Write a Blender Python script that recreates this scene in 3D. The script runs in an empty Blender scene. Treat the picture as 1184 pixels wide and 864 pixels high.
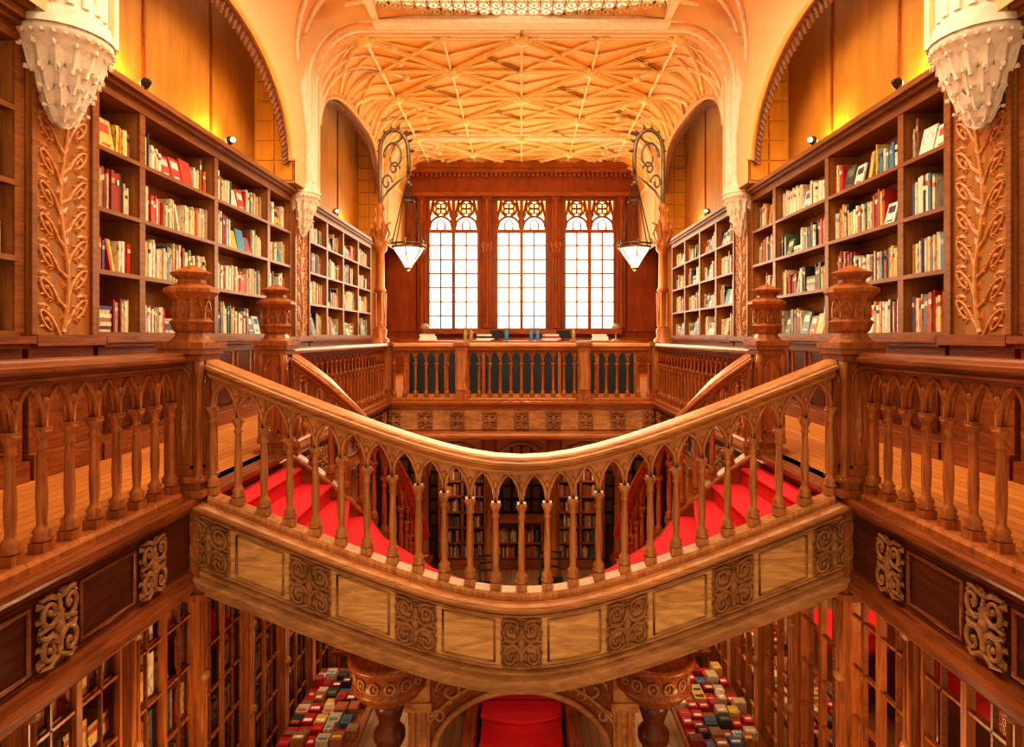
import bpy, math, random
from mathutils import Vector, Matrix
random.seed(5)
pi=math.pi
S=bpy.context.scene
# ------------------------------------------------------------------ materials
def _m(name):
    m=bpy.data.materials.new(name); m.use_nodes=True
    nt=m.node_tree; b=nt.nodes['Principled BSDF']; return m,nt,b
def plain(name,c,rough=.6,metal=0,var=.12,nscale=6,bump=.0):
    m,nt,b=_m(name)
    tc=nt.nodes.new('ShaderNodeTexCoord'); n=nt.nodes.new('ShaderNodeTexNoise'); n.inputs['Scale'].default_value=nscale; n.inputs['Detail'].default_value=5
    nt.links.new(tc.outputs['Object'],n.inputs['Vector'])
    r=nt.nodes.new('ShaderNodeValToRGB'); r.color_ramp.elements[0].position=.3; r.color_ramp.elements[1].position=.7
    r.color_ramp.elements[0].color=(*[x*(1-var) for x in c],1); r.color_ramp.elements[1].color=(*[min(1,x*(1+var)) for x in c],1)
    nt.links.new(n.outputs['Fac'],r.inputs['Fac']); nt.links.new(r.outputs['Color'],b.inputs['Base Color'])
    b.inputs['Roughness'].default_value=rough; b.inputs['Metallic'].default_value=metal
    if bump:
        bp=nt.nodes.new('ShaderNodeBump'); bp.inputs['Strength'].default_value=bump; bp.inputs['Distance'].default_value=.02
        nt.links.new(n.outputs['Fac'],bp.inputs['Height']); nt.links.new(bp.outputs['Normal'],b.inputs['Normal'])
    return m
def wood(name,c1,c2,axis=0,rough=.35,scale=3.,stretch=10,bump=.15,dist=.6,blot=.3):
    m,nt,b=_m(name)
    tc=nt.nodes.new('ShaderNodeTexCoord'); mp=nt.nodes.new('ShaderNodeMapping')
    sc=[stretch]*3; sc[axis]=1.0; mp.inputs['Scale'].default_value=sc
    nt.links.new(tc.outputs['Object'],mp.inputs['Vector'])
    n=nt.nodes.new('ShaderNodeTexNoise'); n.inputs['Scale'].default_value=scale; n.inputs['Detail'].default_value=9; n.inputs['Roughness'].default_value=.62; n.inputs['Distortion'].default_value=dist
    n2=nt.nodes.new('ShaderNodeTexNoise'); n2.inputs['Scale'].default_value=1.6; n2.inputs['Detail'].default_value=3
    nt.links.new(mp.outputs['Vector'],n.inputs['Vector']); nt.links.new(tc.outputs['Object'],n2.inputs['Vector'])
    r=nt.nodes.new('ShaderNodeValToRGB'); r.color_ramp.elements[0].position=.30; r.color_ramp.elements[1].position=.70
    r.color_ramp.elements[0].color=(*c1,1); r.color_ramp.elements[1].color=(*c2,1)
    mx=nt.nodes.new('ShaderNodeMix'); mx.data_type='RGBA'; mx.blend_type='MULTIPLY'; mx.inputs['Factor'].default_value=blot
    nt.links.new(n.outputs['Fac'],r.inputs['Fac']); nt.links.new(r.outputs['Color'],mx.inputs[6]); 
    r2=nt.nodes.new('ShaderNodeValToRGB'); r2.color_ramp.elements[0].position=.3; r2.color_ramp.elements[1].position=.65
    r2.color_ramp.elements[0].color=(.45,.36,.3,1); r2.color_ramp.elements[1].color=(1.1,1.,.95,1)
    nt.links.new(n2.outputs['Fac'],r2.inputs['Fac']); nt.links.new(r2.outputs['Color'],mx.inputs[7])
    nt.links.new(mx.outputs[2],b.inputs['Base Color']); b.inputs['Roughness'].default_value=rough
    b.inputs['Specular IOR Level'].default_value=.4; b.inputs['Specular Tint'].default_value=(1,.8,.6,1)
    bp=nt.nodes.new('ShaderNodeBump'); bp.inputs['Strength'].default_value=bump; bp.inputs['Distance'].default_value=.01
    nt.links.new(n.outputs['Fac'],bp.inputs['Height']); nt.links.new(bp.outputs['Normal'],b.inputs['Normal'])
    return m
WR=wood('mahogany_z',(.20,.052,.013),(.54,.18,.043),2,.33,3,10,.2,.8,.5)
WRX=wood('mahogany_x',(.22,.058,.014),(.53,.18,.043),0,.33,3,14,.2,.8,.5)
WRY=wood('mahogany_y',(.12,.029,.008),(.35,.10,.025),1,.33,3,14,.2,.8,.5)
LWX=wood('walnut_x',(.31,.10,.026),(.68,.29,.085),0,.34,3,14,.2,.8,.45)
LWZ=wood('walnut_z',(.31,.10,.026),(.68,.29,.09),2,.34,3,10,.2,.8,.5)
WD=wood('dark_panel',(.045,.011,.006),(.13,.030,.012),1,.32)
OAK=wood('oak_x',(.44,.18,.045),(.86,.48,.17),0,.42,2.2,7,.2,2.0,.3)
OAKE=wood('carved_oak',(.27,.10,.03),(.58,.28,.10),0,.45,5,3)
ORN=wood('carved_ornament',(.18,.07,.022),(.46,.20,.065),0,.42,6,3)
SH=wood('shelf_wood',(.15,.048,.013),(.33,.115,.03),1,.4)
SHB=wood('shelf_back',(.30,.11,.024),(.50,.21,.05),2,.5)
VPAN=wood('pilaster_gold_panel',(.24,.085,.016),(.44,.17,.034),2,.4,2,5)
CARV=plain('carved_vine',(.50,.19,.04),.4,0,.3,20,.2)
GOLDW=wood('wall_gold',(.36,.155,.022),(.50,.225,.038),2,.45,1.2,6,.04,.4,.3)
PEACH=plain('plaster_peach',(.78,.42,.19),.8,0,.06,3)
WHITE=plain('stone_white',(.82,.66,.49),.7,0,.12,10,.15)
CEIL=plain('ceiling_gold',(.80,.36,.045),.6,0,.15,1.5)
RIB=plain('rib_cream',(.88,.65,.31),.55,0,.08,8)
REDW=wood('wall_redbrown',(.24,.05,.016),(.39,.10,.03),2,.4,2,4)
CARPET=plain('red_carpet',(.64,.010,.016),.9,0,.15,60,.2)
IRON=plain('iron_bronze',(.15,.10,.06),.4,.7,.3,20,.1)
BLACK=plain('black_metal',(.02,.02,.02),.4,.3,.1,10)
TEAL=plain('dark_teal',(.018,.03,.034),.4,0,.3,3)
FRINGE=plain('brown_fringe',(.18,.07,.03),.6,0,.3,20)
GLASSB=plain('bottle_glass',(.35,.22,.1),.15); PAPER=plain('paper',(.85,.8,.7),.7); BLUE=plain('blue_plastic',(.05,.25,.45),.4)
def emis(name,c,s):
    m,nt,b=_m(name); b.inputs['Base Color'].default_value=(*c,1); b.inputs['Emission Color'].default_value=(*c,1); b.inputs['Emission Strength'].default_value=s; return m
WIN=emis('window_daylight',(1,.94,.80),2.5)
AMB=emis('amber_glass',(1,.66,.22),1.0)
LOWW=plain('lower_window_glass',(.42,.20,.05),.2)
SKYL=emis('skylight_glass',(1,.92,.80),3.0)
LAMP=emis('lantern_glass',(1,.80,.50),2.4)
BULB=emis('spot_bulb',(1,.85,.55),8)
def floor_mat(name,c1,c2,rough=.28):
    m,nt,b=_m(name); tc=nt.nodes.new('ShaderNodeTexCoord'); mp=nt.nodes.new('ShaderNodeMapping'); mp.inputs['Rotation'].default_value=(0,0,pi/2)
    br=nt.nodes.new('ShaderNodeTexBrick'); br.inputs['Scale'].default_value=1; br.inputs['Brick Width'].default_value=1.6; br.inputs['Row Height'].default_value=.11
    br.inputs['Mortar Size'].default_value=.004; br.inputs['Color1'].default_value=(*c1,1); br.inputs['Color2'].default_value=(*c2,1); br.inputs['Mortar'].default_value=(c1[0]*.4,c1[1]*.35,c1[2]*.3,1)
    nt.links.new(tc.outputs['Object'],mp.inputs['Vector']); nt.links.new(mp.outputs['Vector'],br.inputs['Vector']); nt.links.new(br.outputs['Color'],b.inputs['Base Color']); b.inputs['Roughness'].default_value=rough; return m
FLOOR=floor_mat('floor_planks',(.48,.155,.022),(.64,.23,.04),.5); GFLOOR=floor_mat('ground_planks',(.40,.22,.11),(.5,.28,.14),.4)
def bookmat():
    m,nt,b=_m('book_covers'); a=nt.nodes.new('ShaderNodeAttribute'); a.attribute_name='col'
    tc=nt.nodes.new('ShaderNodeTexCoord'); mp=nt.nodes.new('ShaderNodeMapping'); mp.inputs['Scale'].default_value=(40,40,14)
    n=nt.nodes.new('ShaderNodeTexNoise'); n.inputs['Scale'].default_value=1; n.inputs['Detail'].default_value=2
    nt.links.new(tc.outputs['Object'],mp.inputs['Vector']); nt.links.new(mp.outputs['Vector'],n.inputs['Vector'])
    r=nt.nodes.new('ShaderNodeValToRGB'); r.color_ramp.elements[0].position=.36; r.color_ramp.elements[1].position=.46; r.color_ramp.elements[0].color=(.45,.32,.25,1); r.color_ramp.elements[1].color=(1,1,1,1)
    mx=nt.nodes.new('ShaderNodeMix'); mx.data_type='RGBA'; mx.blend_type='MULTIPLY'; mx.inputs['Factor'].default_value=.7
    nt.links.new(n.outputs['Fac'],r.inputs['Fac']); nt.links.new(a.outputs['Color'],mx.inputs[6]); nt.links.new(r.outputs['Color'],mx.inputs[7]); nt.links.new(mx.outputs[2],b.inputs['Base Color']); b.inputs['Roughness'].default_value=.45; return m
BOOK=bookmat()
# ------------------------------------------------------------------ mesh builder
class MB:
    def __init__(s): s.v=[];s.f=[];s.m=[];s.sm=[];s.mats=[];s.c={};s.M=None
    def mi(s,mat):
        if mat not in s.mats: s.mats.append(mat)
        return s.mats.index(mat)
    def add(s,vs,fs,mat,smooth=False):
        o=len(s.v)
        if s.M is not None: vs=[tuple(s.M@Vector(p)) for p in vs]
        s.v+=vs; k=s.mi(mat)
        for f in fs: s.f.append(tuple(i+o for i in f)); s.m.append(k); s.sm.append(smooth)
        return o
    def box(s,x0,x1,y0,y1,z0,z1,mat,col=None,lean=0):
        vs=[(x0,y0,z0),(x1,y0,z0),(x1,y1,z0),(x0,y1,z0),(x0,y0+lean,z1),(x1,y0+lean,z1),(x1,y1+lean,z1),(x0,y1+lean,z1)]
        o=s.add(vs,[(0,3,2,1),(4,5,6,7),(0,1,5,4),(1,2,6,5),(2,3,7,6),(3,0,4,7)],mat)
        if col: 
            for i in range(8): s.c[o+i]=col
    def tube(s,pts,r,mat,n=6,closed=False,taper=None):
        pts=[Vector(p) for p in pts]; N=len(pts); vs=[];fs=[]
        up=None
        for i,p in enumerate(pts):
            a=pts[(i-1)%N] if (closed or i>0) else p; b=pts[(i+1)%N] if (closed or i<N-1) else p
            t=(b-a); t=t.normalized() if t.length>1e-9 else Vector((0,0,1))
            if up is None:
                up=Vector((0,0,1)) if abs(t.z)<.9 else Vector((1,0,0))
            x=t.cross(up); 
            if x.length<1e-6: x=t.orthogonal()
            x.normalize(); u=x.cross(t).normalized(); up=u
            rr=r if taper is None else r*taper(i/(N-1))
            for k in range(n):
                an=2*pi*k/n; vs.append(tuple(p+(x*math.cos(an)+u*math.sin(an))*rr))
        for i in range(N if closed else N-1):
            j=(i+1)%N
            for k in range(n): fs.append((i*n+k,i*n+(k+1)%n,j*n+(k+1)%n,j*n+k))
        if not closed: fs.append(tuple(range(n))); fs.append(tuple(range((N-1)*n,N*n)))
        s.add(vs,fs,mat,n>4)
    def lathe(s,prof,c,mat,n=10,smooth=True,rot=0,sx=1,sy=1):
        vs=[];fs=[]
        for r,z in prof:
            for k in range(n):
                a=2*pi*(k+.5)/n+rot; vs.append((c[0]+r*sx*math.cos(a),c[1]+r*sy*math.sin(a),c[2]+z))
        for i in range(len(prof)-1):
            for k in range(n): fs.append((i*n+k,i*n+(k+1)%n,(i+1)*n+(k+1)%n,(i+1)*n+k))
        fs.append(tuple(range(n))); fs.append(tuple(range((len(prof)-1)*n,len(prof)*n)))
        s.add(vs,fs,mat,smooth)
    def sweep(s,pts,prof,mat,smooth=False,closedp=True):
        pts=[Vector(p) for p in pts]; N=len(pts); n=len(prof); vs=[];fs=[]
        for i,p in enumerate(pts):
            t=pts[min(i+1,N-1)]-pts[max(i-1,0)]; t.z=0; t.normalize(); sd=Vector((t.y,-t.x,0))
            for a,b in prof: vs.append(tuple(p+sd*a+Vector((0,0,b))))
        for i in range(N-1):
            for k in range(n if closedp else n-1): fs.append((i*n+k,i*n+(k+1)%n,(i+1)*n+(k+1)%n,(i+1)*n+k))
        if closedp: fs.append(tuple(range(n))); fs.append(tuple(range((N-1)*n,N*n)))
        s.add(vs,fs,mat,smooth)
    def sphere(s,c,r,mat,n=8,sz=1):
        s.lathe([(r*math.sin(pi*i/6)+1e-4,-r*sz*math.cos(pi*i/6)) for i in range(7)],c,mat,n)
    def leaf(s,p,q,w,out,mat):
        p=Vector(p);q=Vector(q);out=Vector(out);d=(q-p); sd=d.cross(out).normalized()*w; m=p+d*.4
        vs=[tuple(p),tuple(m+sd),tuple(q),tuple(m-sd),tuple(m+out*.022)]
        s.add(vs,[(0,1,4),(1,2,4),(2,3,4),(3,0,4)],mat)
    def make(s,name):
        me=bpy.data.meshes.new(name); me.from_pydata(s.v,[],s.f)
        for m in s.mats: me.materials.append(m)
        me.polygons.foreach_set('material_index',s.m); me.polygons.foreach_set('use_smooth',s.sm)
        if s.c:
            at=me.color_attributes.new('col','FLOAT_COLOR','POINT'); L=[]
            for i in range(len(s.v)): 
                q=s.c.get(i,(.5,.3,.2)); L+= [q[0],q[1],q[2],1]
            at.data.foreach_set('color',L)
        me.update(); o=bpy.data.objects.new(name,me); S.collection.objects.link(o); return o
def lerp(a,b,t): return a+(b-a)*t
# ------------------------------------------------------------------ balustrade
HR=[(-.045,.885),(-.06,.888),(-.06,.90),(-.078,.904),(-.082,.92),(-.070,.927),(-.070,.935),(-.095,.942),(-.108,.954),(-.108,.975),(-.095,.982),(-.088,1.0),(-.075,1.012),(0,1.016)]
HR=HR+[(-a,b) for a,b in HR[-2::-1]]
BAL=[(.044,.105),(.050,.112),(.036,.128),(.044,.15),(.028,.17),(.022,.19),(.027,.27),(.028,.33),(.021,.52),(.020,.555),(.031,.57),(.021,.585),(.026,.61),(.042,.645),(.042,.655)]
def archh(u):
    q=min(u,1-u); h=math.sqrt(max(0,1-(1-q)**2))/.866
    return h-.20*max(0,1-abs(q-.17)/.06)
def balustrade(name,pts,m1,mh=None,rib=None):
    mb=MB(); mh=mh or m1; rib=rib or m1; pts=[Vector(p) for p in pts]; N=len(pts)
    mb.sweep(pts,HR,mh,False)
    mb.sweep(pts,[(-.075,0),(-.075,.03),(-.06,.05),(.06,.05),(.075,.03),(.075,0)],m1)
    for i,p in enumerate(pts):
        mb.lathe([(.055,.045),(.055,.10)],p,m1,4,False,rot=0)
        mb.lathe(BAL,p,m1,8)
        mb.box(p.x-.032,p.x+.032,p.y-.032,p.y+.032,p.z+.65,p.z+.672,rib)
    z0,z1,T=.665,.895,.011; K=14
    up=Vector((0,0,1))
    for i in range(N-1):
        A,B=pts[i],pts[i+1]; d=(B-A); hd=Vector((d.x,d.y,0)).normalized(); sd=Vector((hd.y,-hd.x,0))
        vs=[];fs=[];line=[]
        for k in range(K+1):
            u=k/K; c=A.lerp(B,u); zl=z0+(z1-.02-z0)*max(0,archh(u))
            for sg in(-1,1):
                vs.append(tuple(c+sd*T*sg+up*zl)); vs.append(tuple(c+sd*T*sg+up*z1))
            q=min(u,1-u); hh=math.sqrt(max(0,1-(1-q)**2))/.866
            line.append(c+up*(z0+(z1-.015-z0)*hh))
        for k in range(K):
            a=4*k;b=4*k+4
            fs+=[(a,b,b+1,a+1),(a+2,a+3,b+3,b+2),(a,a+2,b+2,b)]
        mb.add(vs,fs,m1)
        for sg in(-1,1):
            mb.tube([p+sd*sg*.014 for p in line],.0135,rib,5)
        if i>0:
            for sg in(-1,1): mb.sphere(tuple(A+sd*sg*.014+up*.80),.020,rib,6,1.5)
    return mb.make(name)
def newel(name,x,y,h0=-.72,s=1.0,zt=0):
    mb=MB(); c=(x,y,zt)
    mb.box(x-.11,x+.11,y-.11,y+.11,h0+zt,1.02+zt,WR)
    for dx in(-1,1):
        for dy in(-1,1):
            mb.lathe([(.035,.12),(.025,.16),(.022,.8),(.035,.86),(.035,.95)],(x+dx*.108,y+dy*.108,zt),WR,8)
    for a in range(4):
        M=Matrix.Translation((x,y,zt))@Matrix.Rotation(a*pi/2,4,'Z'); mb.M=M
        mb.box(-.07,.07,-.125,-.11,.2,.22,WR);mb.box(-.07,-.055,-.125,-.11,.2,.8,WR);mb.box(.055,.07,-.125,-.11,.2,.8,WR)
        mb.tube([(-.062,-.118,.8),(-.05,-.118,.86),(0,-.118,.92),(.05,-.118,.86),(.062,-.118,.8)],.012,WR,5)
        mb.leaf((0,-.111,.3),(0,-.111,.75),.03,(0,-1,0),WRX)
        mb.M=None
    for z,w in((h0+.0,.15),(.0,.15),(.10,.135),(.95,.135),(1.0,.155),(1.04,.17)):
        mb.box(x-w,x+w,y-w,y+w,z+zt,z+.045+zt,WR)
    P=[(.16,1.08),(.12,1.11),(.10,1.15),(.12,1.17),(.13,1.2),(.145,1.23),(.12,1.25),(.12,1.38),(.15,1.41),(.18,1.44),(.18,1.465),(.13,1.49),(.09,1.51),(.09,1.53),(.13,1.56),(.14,1.58),(.095,1.60),(.03,1.63),(.001,1.64)]
    mb.lathe([(r*s,z) for r,z in P],c,WR,8,False)
    for k in range(8):
        a=2*pi*k/8; M=Matrix.Translation((x,y,zt))@Matrix.Rotation(a,4,'Z'); mb.M=M
        r=.113
        mb.tube([(-.035,-r,1.26),(-.035,-r,1.33),(-.02,-r-.002,1.36),(0,-r-.004,1.385),(.02,-r-.002,1.36),(.035,-r,1.33),(.035,-r,1.26)],.009,WR,5)
        mb.leaf((0,-r,1.26),(0,-r,1.36),.018,(0,-1,0),WRX)
        mb.M=None
    return mb.make(name)
XV=2.4; YN=4.35; YF=5.93; YB=10.7
def gz(X):
    s=abs(X)/2.35; return -.745+.745*(math.sqrt(s*s+.09)-.3)/.744
SP=.187
for sx in(-1,1):
    n=int((YN-.16-1.2)/SP)
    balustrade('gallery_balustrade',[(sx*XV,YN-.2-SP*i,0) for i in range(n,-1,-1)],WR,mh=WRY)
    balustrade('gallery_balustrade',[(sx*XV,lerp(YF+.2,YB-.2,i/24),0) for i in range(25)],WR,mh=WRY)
    newel('newel_post',sx*2.37,YN); newel('newel_post',sx*2.4,YF)
pb=[(lerp(-2.25,2.25,i/24),YB,0) for i in range(25)]
balustrade('rear_gallery_balustrade',pb,WR,mh=LWX)
mb=MB()
for X in(-2.4,-1.05,1.1,2.4):
    mb.box(X-.11,X+.11,YB-.10,YB+.10,-.05,1.0,WR); mb.box(X-.14,X+.14,YB-.13,YB+.13,.0,.12,WR); mb.box(X-.14,X+.14,YB-.13,YB+.13,.97,1.03,WR); mb.box(X-.07,X+.07,YB-.115,YB-.1,.2,.85,LWZ)
mb.make('rear_rail_pier')
pf=[(X,YN,gz(X)) for X in [lerp(-2.22,2.22,i/24) for i in range(25)]]
balustrade('stair_balustrade',pf,LWZ,mh=LWX)
# ------------------------------------------------------------------ stringer / fascias
def orn(mb,M,m,w=.16,h=.2,back=None):
    mb.M=M
    if back: mb.box(-w,w,-.008,.0,-h,h,back)
    for sx in(-1,1):
        for sz in(-1,1):
            cx,cz=sx*w*.52,sz*h*.55
            pts=[]
            for i in range(15):
                t=i/14; a=t*2.4*pi; r=.66*w*(1-.75*t)
                pts.append((cx+sx*r*math.cos(a+pi*.9)*.8,-.018-.012*t,cz+sz*r*math.sin(a+pi*.9)*1.05))
            mb.tube(pts,.0150,m,5,taper=lambda t:1.15-.5*t)
            mb.sphere((cx,-.02,cz),.018,m,6)
            for (ax,az),(bx,bz) in (((.95,.02),(.45,.22)),((.98,.95),(.7,.62)),((.1,.98),(.45,.86)),((.05,.35),(.38,.5)),((1.0,.3),(.8,.5)),((.55,1.05),(.35,.8)),((.25,.05),(.05,.3))):
                mb.leaf((sx*w*ax,-.004,sz*h*az),(sx*w*bx,-.004,sz*h*bz),.024,(0,-1.4,0),m)
            mb.tube([(sx*w*.95,-.012,sz*h*.06),(sx*w*.7,-.028,sz*h*.16),(sx*w*.3,-.014,sz*h*.10)],.013,m,5)
            mb.tube([(sx*w*.9,-.012,sz*h*.95),(sx*w*.5,-.028,sz*h*1.0),(0,-.016,sz*h*.8)],.013,m,5)
    mb.sphere((0,-.018,0),.030,m,8,1.5)
    mb.tube([(0,-.012,-h*.95),(0,-.028,-h*.4),(0,-.028,h*.4),(0,-.012,h*.95)],.012,m,5)
    mb.M=None
def frame(mb,fn,u0,u1,z0,z1,m,r=.012,n=8):
    p=[]
    for i in range(n+1): q,_=fn(lerp(u0,u1,i/n)); p.append(q+Vector((0,0,z1)))
    for i in range(n,-1,-1): q,_=fn(lerp(u0,u1,i/n)); p.append(q+Vector((0,0,z0)))
    mb.tube(p,r,m,5,closed=True)
ST=60
sp=[Vector((X,YN,gz(X)-.0)) for X in [lerp(-2.36,2.36,i/ST) for i in range(ST+1)]]
mb=MB()
mb.sweep(sp,[(.13,0),(.16,-.01),(.165,-.035),(.15,-.045),(.12,-.055),(.12,-.07),(.105,-.08),(.09,-.09),(-.1,-.09),(-.1,0)],LWX)
mb.sweep(sp,[(.075,-.08),(.075,-.53),(-.1,-.53),(-.1,-.08)],OAK)
mb.sweep(sp,[(.08,-.485),(.105,-.493),(.105,-.505),(.09,-.515),(.09,-.525),(.125,-.54),(.14,-.555),(.14,-.59),(.12,-.60),(.12,-.613),(.10,-.622),(.10,-.645),(-.12,-.645),(-.12,-.485)],OAKE)
for z in(-.108,-.468):
    mb.tube([(p.x,p.y-.08,p.z+z) for p in sp],.012,OAKE,5)
XO=[-2.2,-1.49,-.745,0,.745,1.49,2.2]
for X in XO:
    sl=(gz(X+.05)-gz(X-.05))/.1
    M=Matrix.Translation((X,YN-.078,gz(X)-.288))@Matrix(((1,0,0,0),(0,1,0,0),(sl,0,1,0),(0,0,0,1)))
    orn(mb,M,ORN,.145,.165,OAKE)
for a,b in zip(XO[:-1],XO[1:]):
    frame(mb,lambda u:(Vector((u,YN-.08,gz(u))),0),a+.19,b-.19,-.435,-.14,OAKE,.008,12)
mb.make('stair_stringer')
FP=[(.12,0.0),(.15,-.01),(.15,-.045),(.12,-.06),(.105,-.085),(.08,-.10),(.07,-.12),(.07,-.52),(.10,-.53),(.11,-.57),(.13,-.60),(.13,-.64),(.09,-.68),(-.1,-.68),(-.1,0)]
for sx in(-1,1):
    mb=MB()
    pts=[(sx*XV,.6,0),(sx*XV,YB+.1,0)] if sx<0 else [(sx*XV,YB+.1,0),(sx*XV,.6,0)]
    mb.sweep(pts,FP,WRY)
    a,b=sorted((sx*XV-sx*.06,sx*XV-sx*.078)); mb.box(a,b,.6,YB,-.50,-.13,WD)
    ys=[3.79-.78*3+.78*i for i in range(4)]+[YN+1.9+.78*i for i in range(6)]
    for y in ys:
        M=Matrix.Translation((sx*(XV-.082),y,-.315))@Matrix.Rotation(-sx*pi/2*1,4,'Z')
        orn(mb,M,ORN,.125,.17,None)
    for a,b in zip(ys[:-1],ys[1:]):
        if b-a<1: frame(mb,lambda u:(Vector((sx*(XV-.085),u,0)),0),a+.17,b-.17,-.47,-.165,WRY,.014,2)
    mb.make('gallery_fascia')
mb=MB(); mb.sweep([(-XV,YB,0),(XV,YB,0)],FP,WRX); mb.box(-XV,XV,YB-.085,YB-.06,-.5,-.16,OAKE)
for i in range(-4,5):
    M=Matrix.Translation((i*.78*.72,YB-.088,-.33)); orn(mb,M,ORN,.13,.15)
mb.make('rear_gallery_fascia')
# ------------------------------------------------------------------ floors
mb=MB()
for sx in(-1,1): 
    a,b=sorted((sx*(XV-.0),sx*4.4)); mb.box(a,b,-.5,19,-.12,0,FLOOR)
mb.box(-XV,XV,YB,19,-.12,0,FLOOR); mb.make('floor_gallery')
mb=MB()
for sx in(-1,1):
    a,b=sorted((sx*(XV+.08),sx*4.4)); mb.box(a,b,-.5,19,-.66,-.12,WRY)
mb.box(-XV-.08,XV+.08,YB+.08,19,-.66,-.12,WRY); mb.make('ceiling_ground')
mb=MB(); mb.box(-4.4,4.4,-.5,19,-4.1,-4.0,GFLOOR); mb.make('floor_ground')
# ------------------------------------------------------------------ stair treads
for sx in(-1,1):
    mb=MB()
    def inner(p):
        return (-2.4+.5*p[1],5.87) if p[0]=='s' else (-1.9+.7*math.sin(math.radians(p[1])),6.6-.72*math.cos(math.radians(p[1])))
    def outer(p):
        return (-2.4+.5*p[1],4.44) if p[0]=='s' else (-1.9+1.9*math.sin(math.radians(p[1])),6.6-2.16*math.cos(math.radians(p[1])))
    bd=[('s',0),('s',.55),('t',4),('t',17),('t',30),('t',42),('t',54),('t',66),('t',78),('t',90)]
    zs=[-.14,-.30,-.46,-.63,-.86,-1.08,-1.3,-1.52,-1.75]
    for k in range(9):
        q=[inner(bd[k]),inner(bd[k+1]),outer(bd[k+1]),outer(bd[k])]; z=zs[k]
        for zt,zb,m in((z,z-.30,CARPET),(z-.30,z-.36,WRX)):
            vs=[(sx*a,b,zb) for a,b in q]+[(sx*a,b,zt) for a,b in q]
            mb.add(vs,[(0,1,2,3),(4,5,6,7),(0,1,5,4),(1,2,6,5),(2,3,7,6),(3,0,4,7)],m)
        a=outer(bd[k+1]); b=inner(bd[k+1])
        mb.tube([(sx*a[0],a[1],z-.015),(sx*b[0],b[1],z-.015)],.022,CARPET,6)
    mb.make('stair_flight')
    P=[(-2.2,5.9,-.06)]
    for th in(0,12,24,38,54,70,86):
        z={0:-.27,12:-.42,24:-.56,38:-.80,54:-1.08,70:-1.38,86:-1.7}[th]
        P.append((-1.9+.7*math.sin(math.radians(th)),6.6-.70*math.cos(math.radians(th)),z))
    P+=[(-1.2,6.9,-1.95),(-1.2,7.2,-2.2)]
    Q=[Vector(p) for p in P]; out=[]; L=[0]
    for i in range(1,len(Q)): L.append(L[-1]+(Q[i]-Q[i-1]).length)
    n=int(L[-1]/.2)
    for i in range(n+1):
        d=L[-1]*i/n; k=max(j for j in range(len(L)) if L[j]<=d+1e-9); k=min(k,len(Q)-2); out.append(Q[k].lerp(Q[k+1],(d-L[k])/(L[k+1]-L[k])))
    out=[(sx*p.x,p.y,p.z) for p in out]
    balustrade('stair_inner_balustrade',out,WR,mh=WRX)
    mb=MB(); mb.sweep(out,[(-.05,0.0),(.05,0.0),(.05,-.4),(-.05,-.4)],WRX); mb.make('stair_inner_stringer')
mb=MB()
for k in range(7):
    mb.box(-1.15,1.15,6.6+k*.28,6.88+k*.28,-1.94-k*.185-.15,-1.94-k*.185,CARPET)
mb.box(-1.15,1.15,8.5,9.6,-3.35,-3.2,CARPET)
mb.box(-.6,.6,7.2,8.5,-3.35,-3.2,CARPET)
for k in range(5):
    y1=7.2-.26*k; z1=-3.2-.16*k
    vs=[];n=12
    for zt in(-4.0,z1):
        for i in range(n+1):
            x=lerp(-.46,.46,i/n); vs.append((x,y1-.26-.12*(1-(x/.46)**2),zt))
        vs+=[(.46,y1+.02,zt),(-.46,y1+.02,zt)]
    m=n+3; fs=[tuple(range(m)),tuple(range(m,2*m))]+[(i,(i+1)%m,m+(i+1)%m,m+i) for i in range(m)]
    mb.add(vs,fs,CARPET); mb.tube([(x,y,z-.02) for x,y,z in vs[m:m+n+1]],.028,CARPET,6)
for sx in(-1,1): a,b=sorted((sx*.5,sx*.62)); mb.box(a,b,5.9,8.5,-4,-3.05,WRY)
mb.box(-1.15,1.15,8.5,9.6,-4,-3.35,WRY); mb.make('lower_stair_flight')
# portal arch
mb=MB(); ya=5.62
K=24; vs=[];fs=[];ln=[]
for k in range(K+1):
    X=lerp(-.84,.84,k/K); zl=-2.78+.66*math.sqrt(max(0,1-(X/.84)**2)) 
    for y in(ya-.06,ya+.06): vs.append((X,y,zl)); vs.append((X,y,-1.7))
    ln.append((X,ya-.07,zl))
for k in range(K):
    a=4*k;b=a+4; fs+=[(a,b,b+1,a+1),(a+2,a+3,b+3,b+2),(a,a+2,b+2,b)]
mb.add(vs,fs,WRY); mb.tube(ln,.03,OAKE,6); mb.tube([(x*1.13,y,-2.78+(z+2.78)*1.2) for x,y,z in ln],.018,OAKE,6)
for k in range(26):
    x=lerp(-.78,.78,k/25); z=-2.78+.74*math.sqrt(max(0,1-(x/.9)**2)); mb.leaf((x-.03,ya-.061,z),(x+.03,ya-.061,z+.07),.02,(0,-1,0),OAKE)
for sx in(-1,1):
    a,b=sorted((sx*.84,sx*1.04)); mb.box(a,b,ya-.08,ya+.08,-4,-1.7,OAKE)
    for q in(.89,.99): mb.tube([(sx*q,ya-.09,-3.95),(sx*q,ya-.09,-2.3)],.022,LWZ,6)
    a,b=sorted((sx*.82,sx*1.07)); mb.box(a,b,ya-.11,ya+.1,-2.3,-2.22,OAKE)
    for j,(cx,cz,r) in enumerate([(.66,-2.12,.13),(.42,-1.98,.11),(.76,-2.36,.07),(.2,-1.92,.09),(.5,-1.82,.07)]):
        mb.tube([(sx*(cx+r*(1-.8*i/17)*math.cos(i*.45)),ya-.068,cz+r*(1-.8*i/17)*math.sin(i*.45)) for i in range(18)],.016,OAKE,5)
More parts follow.
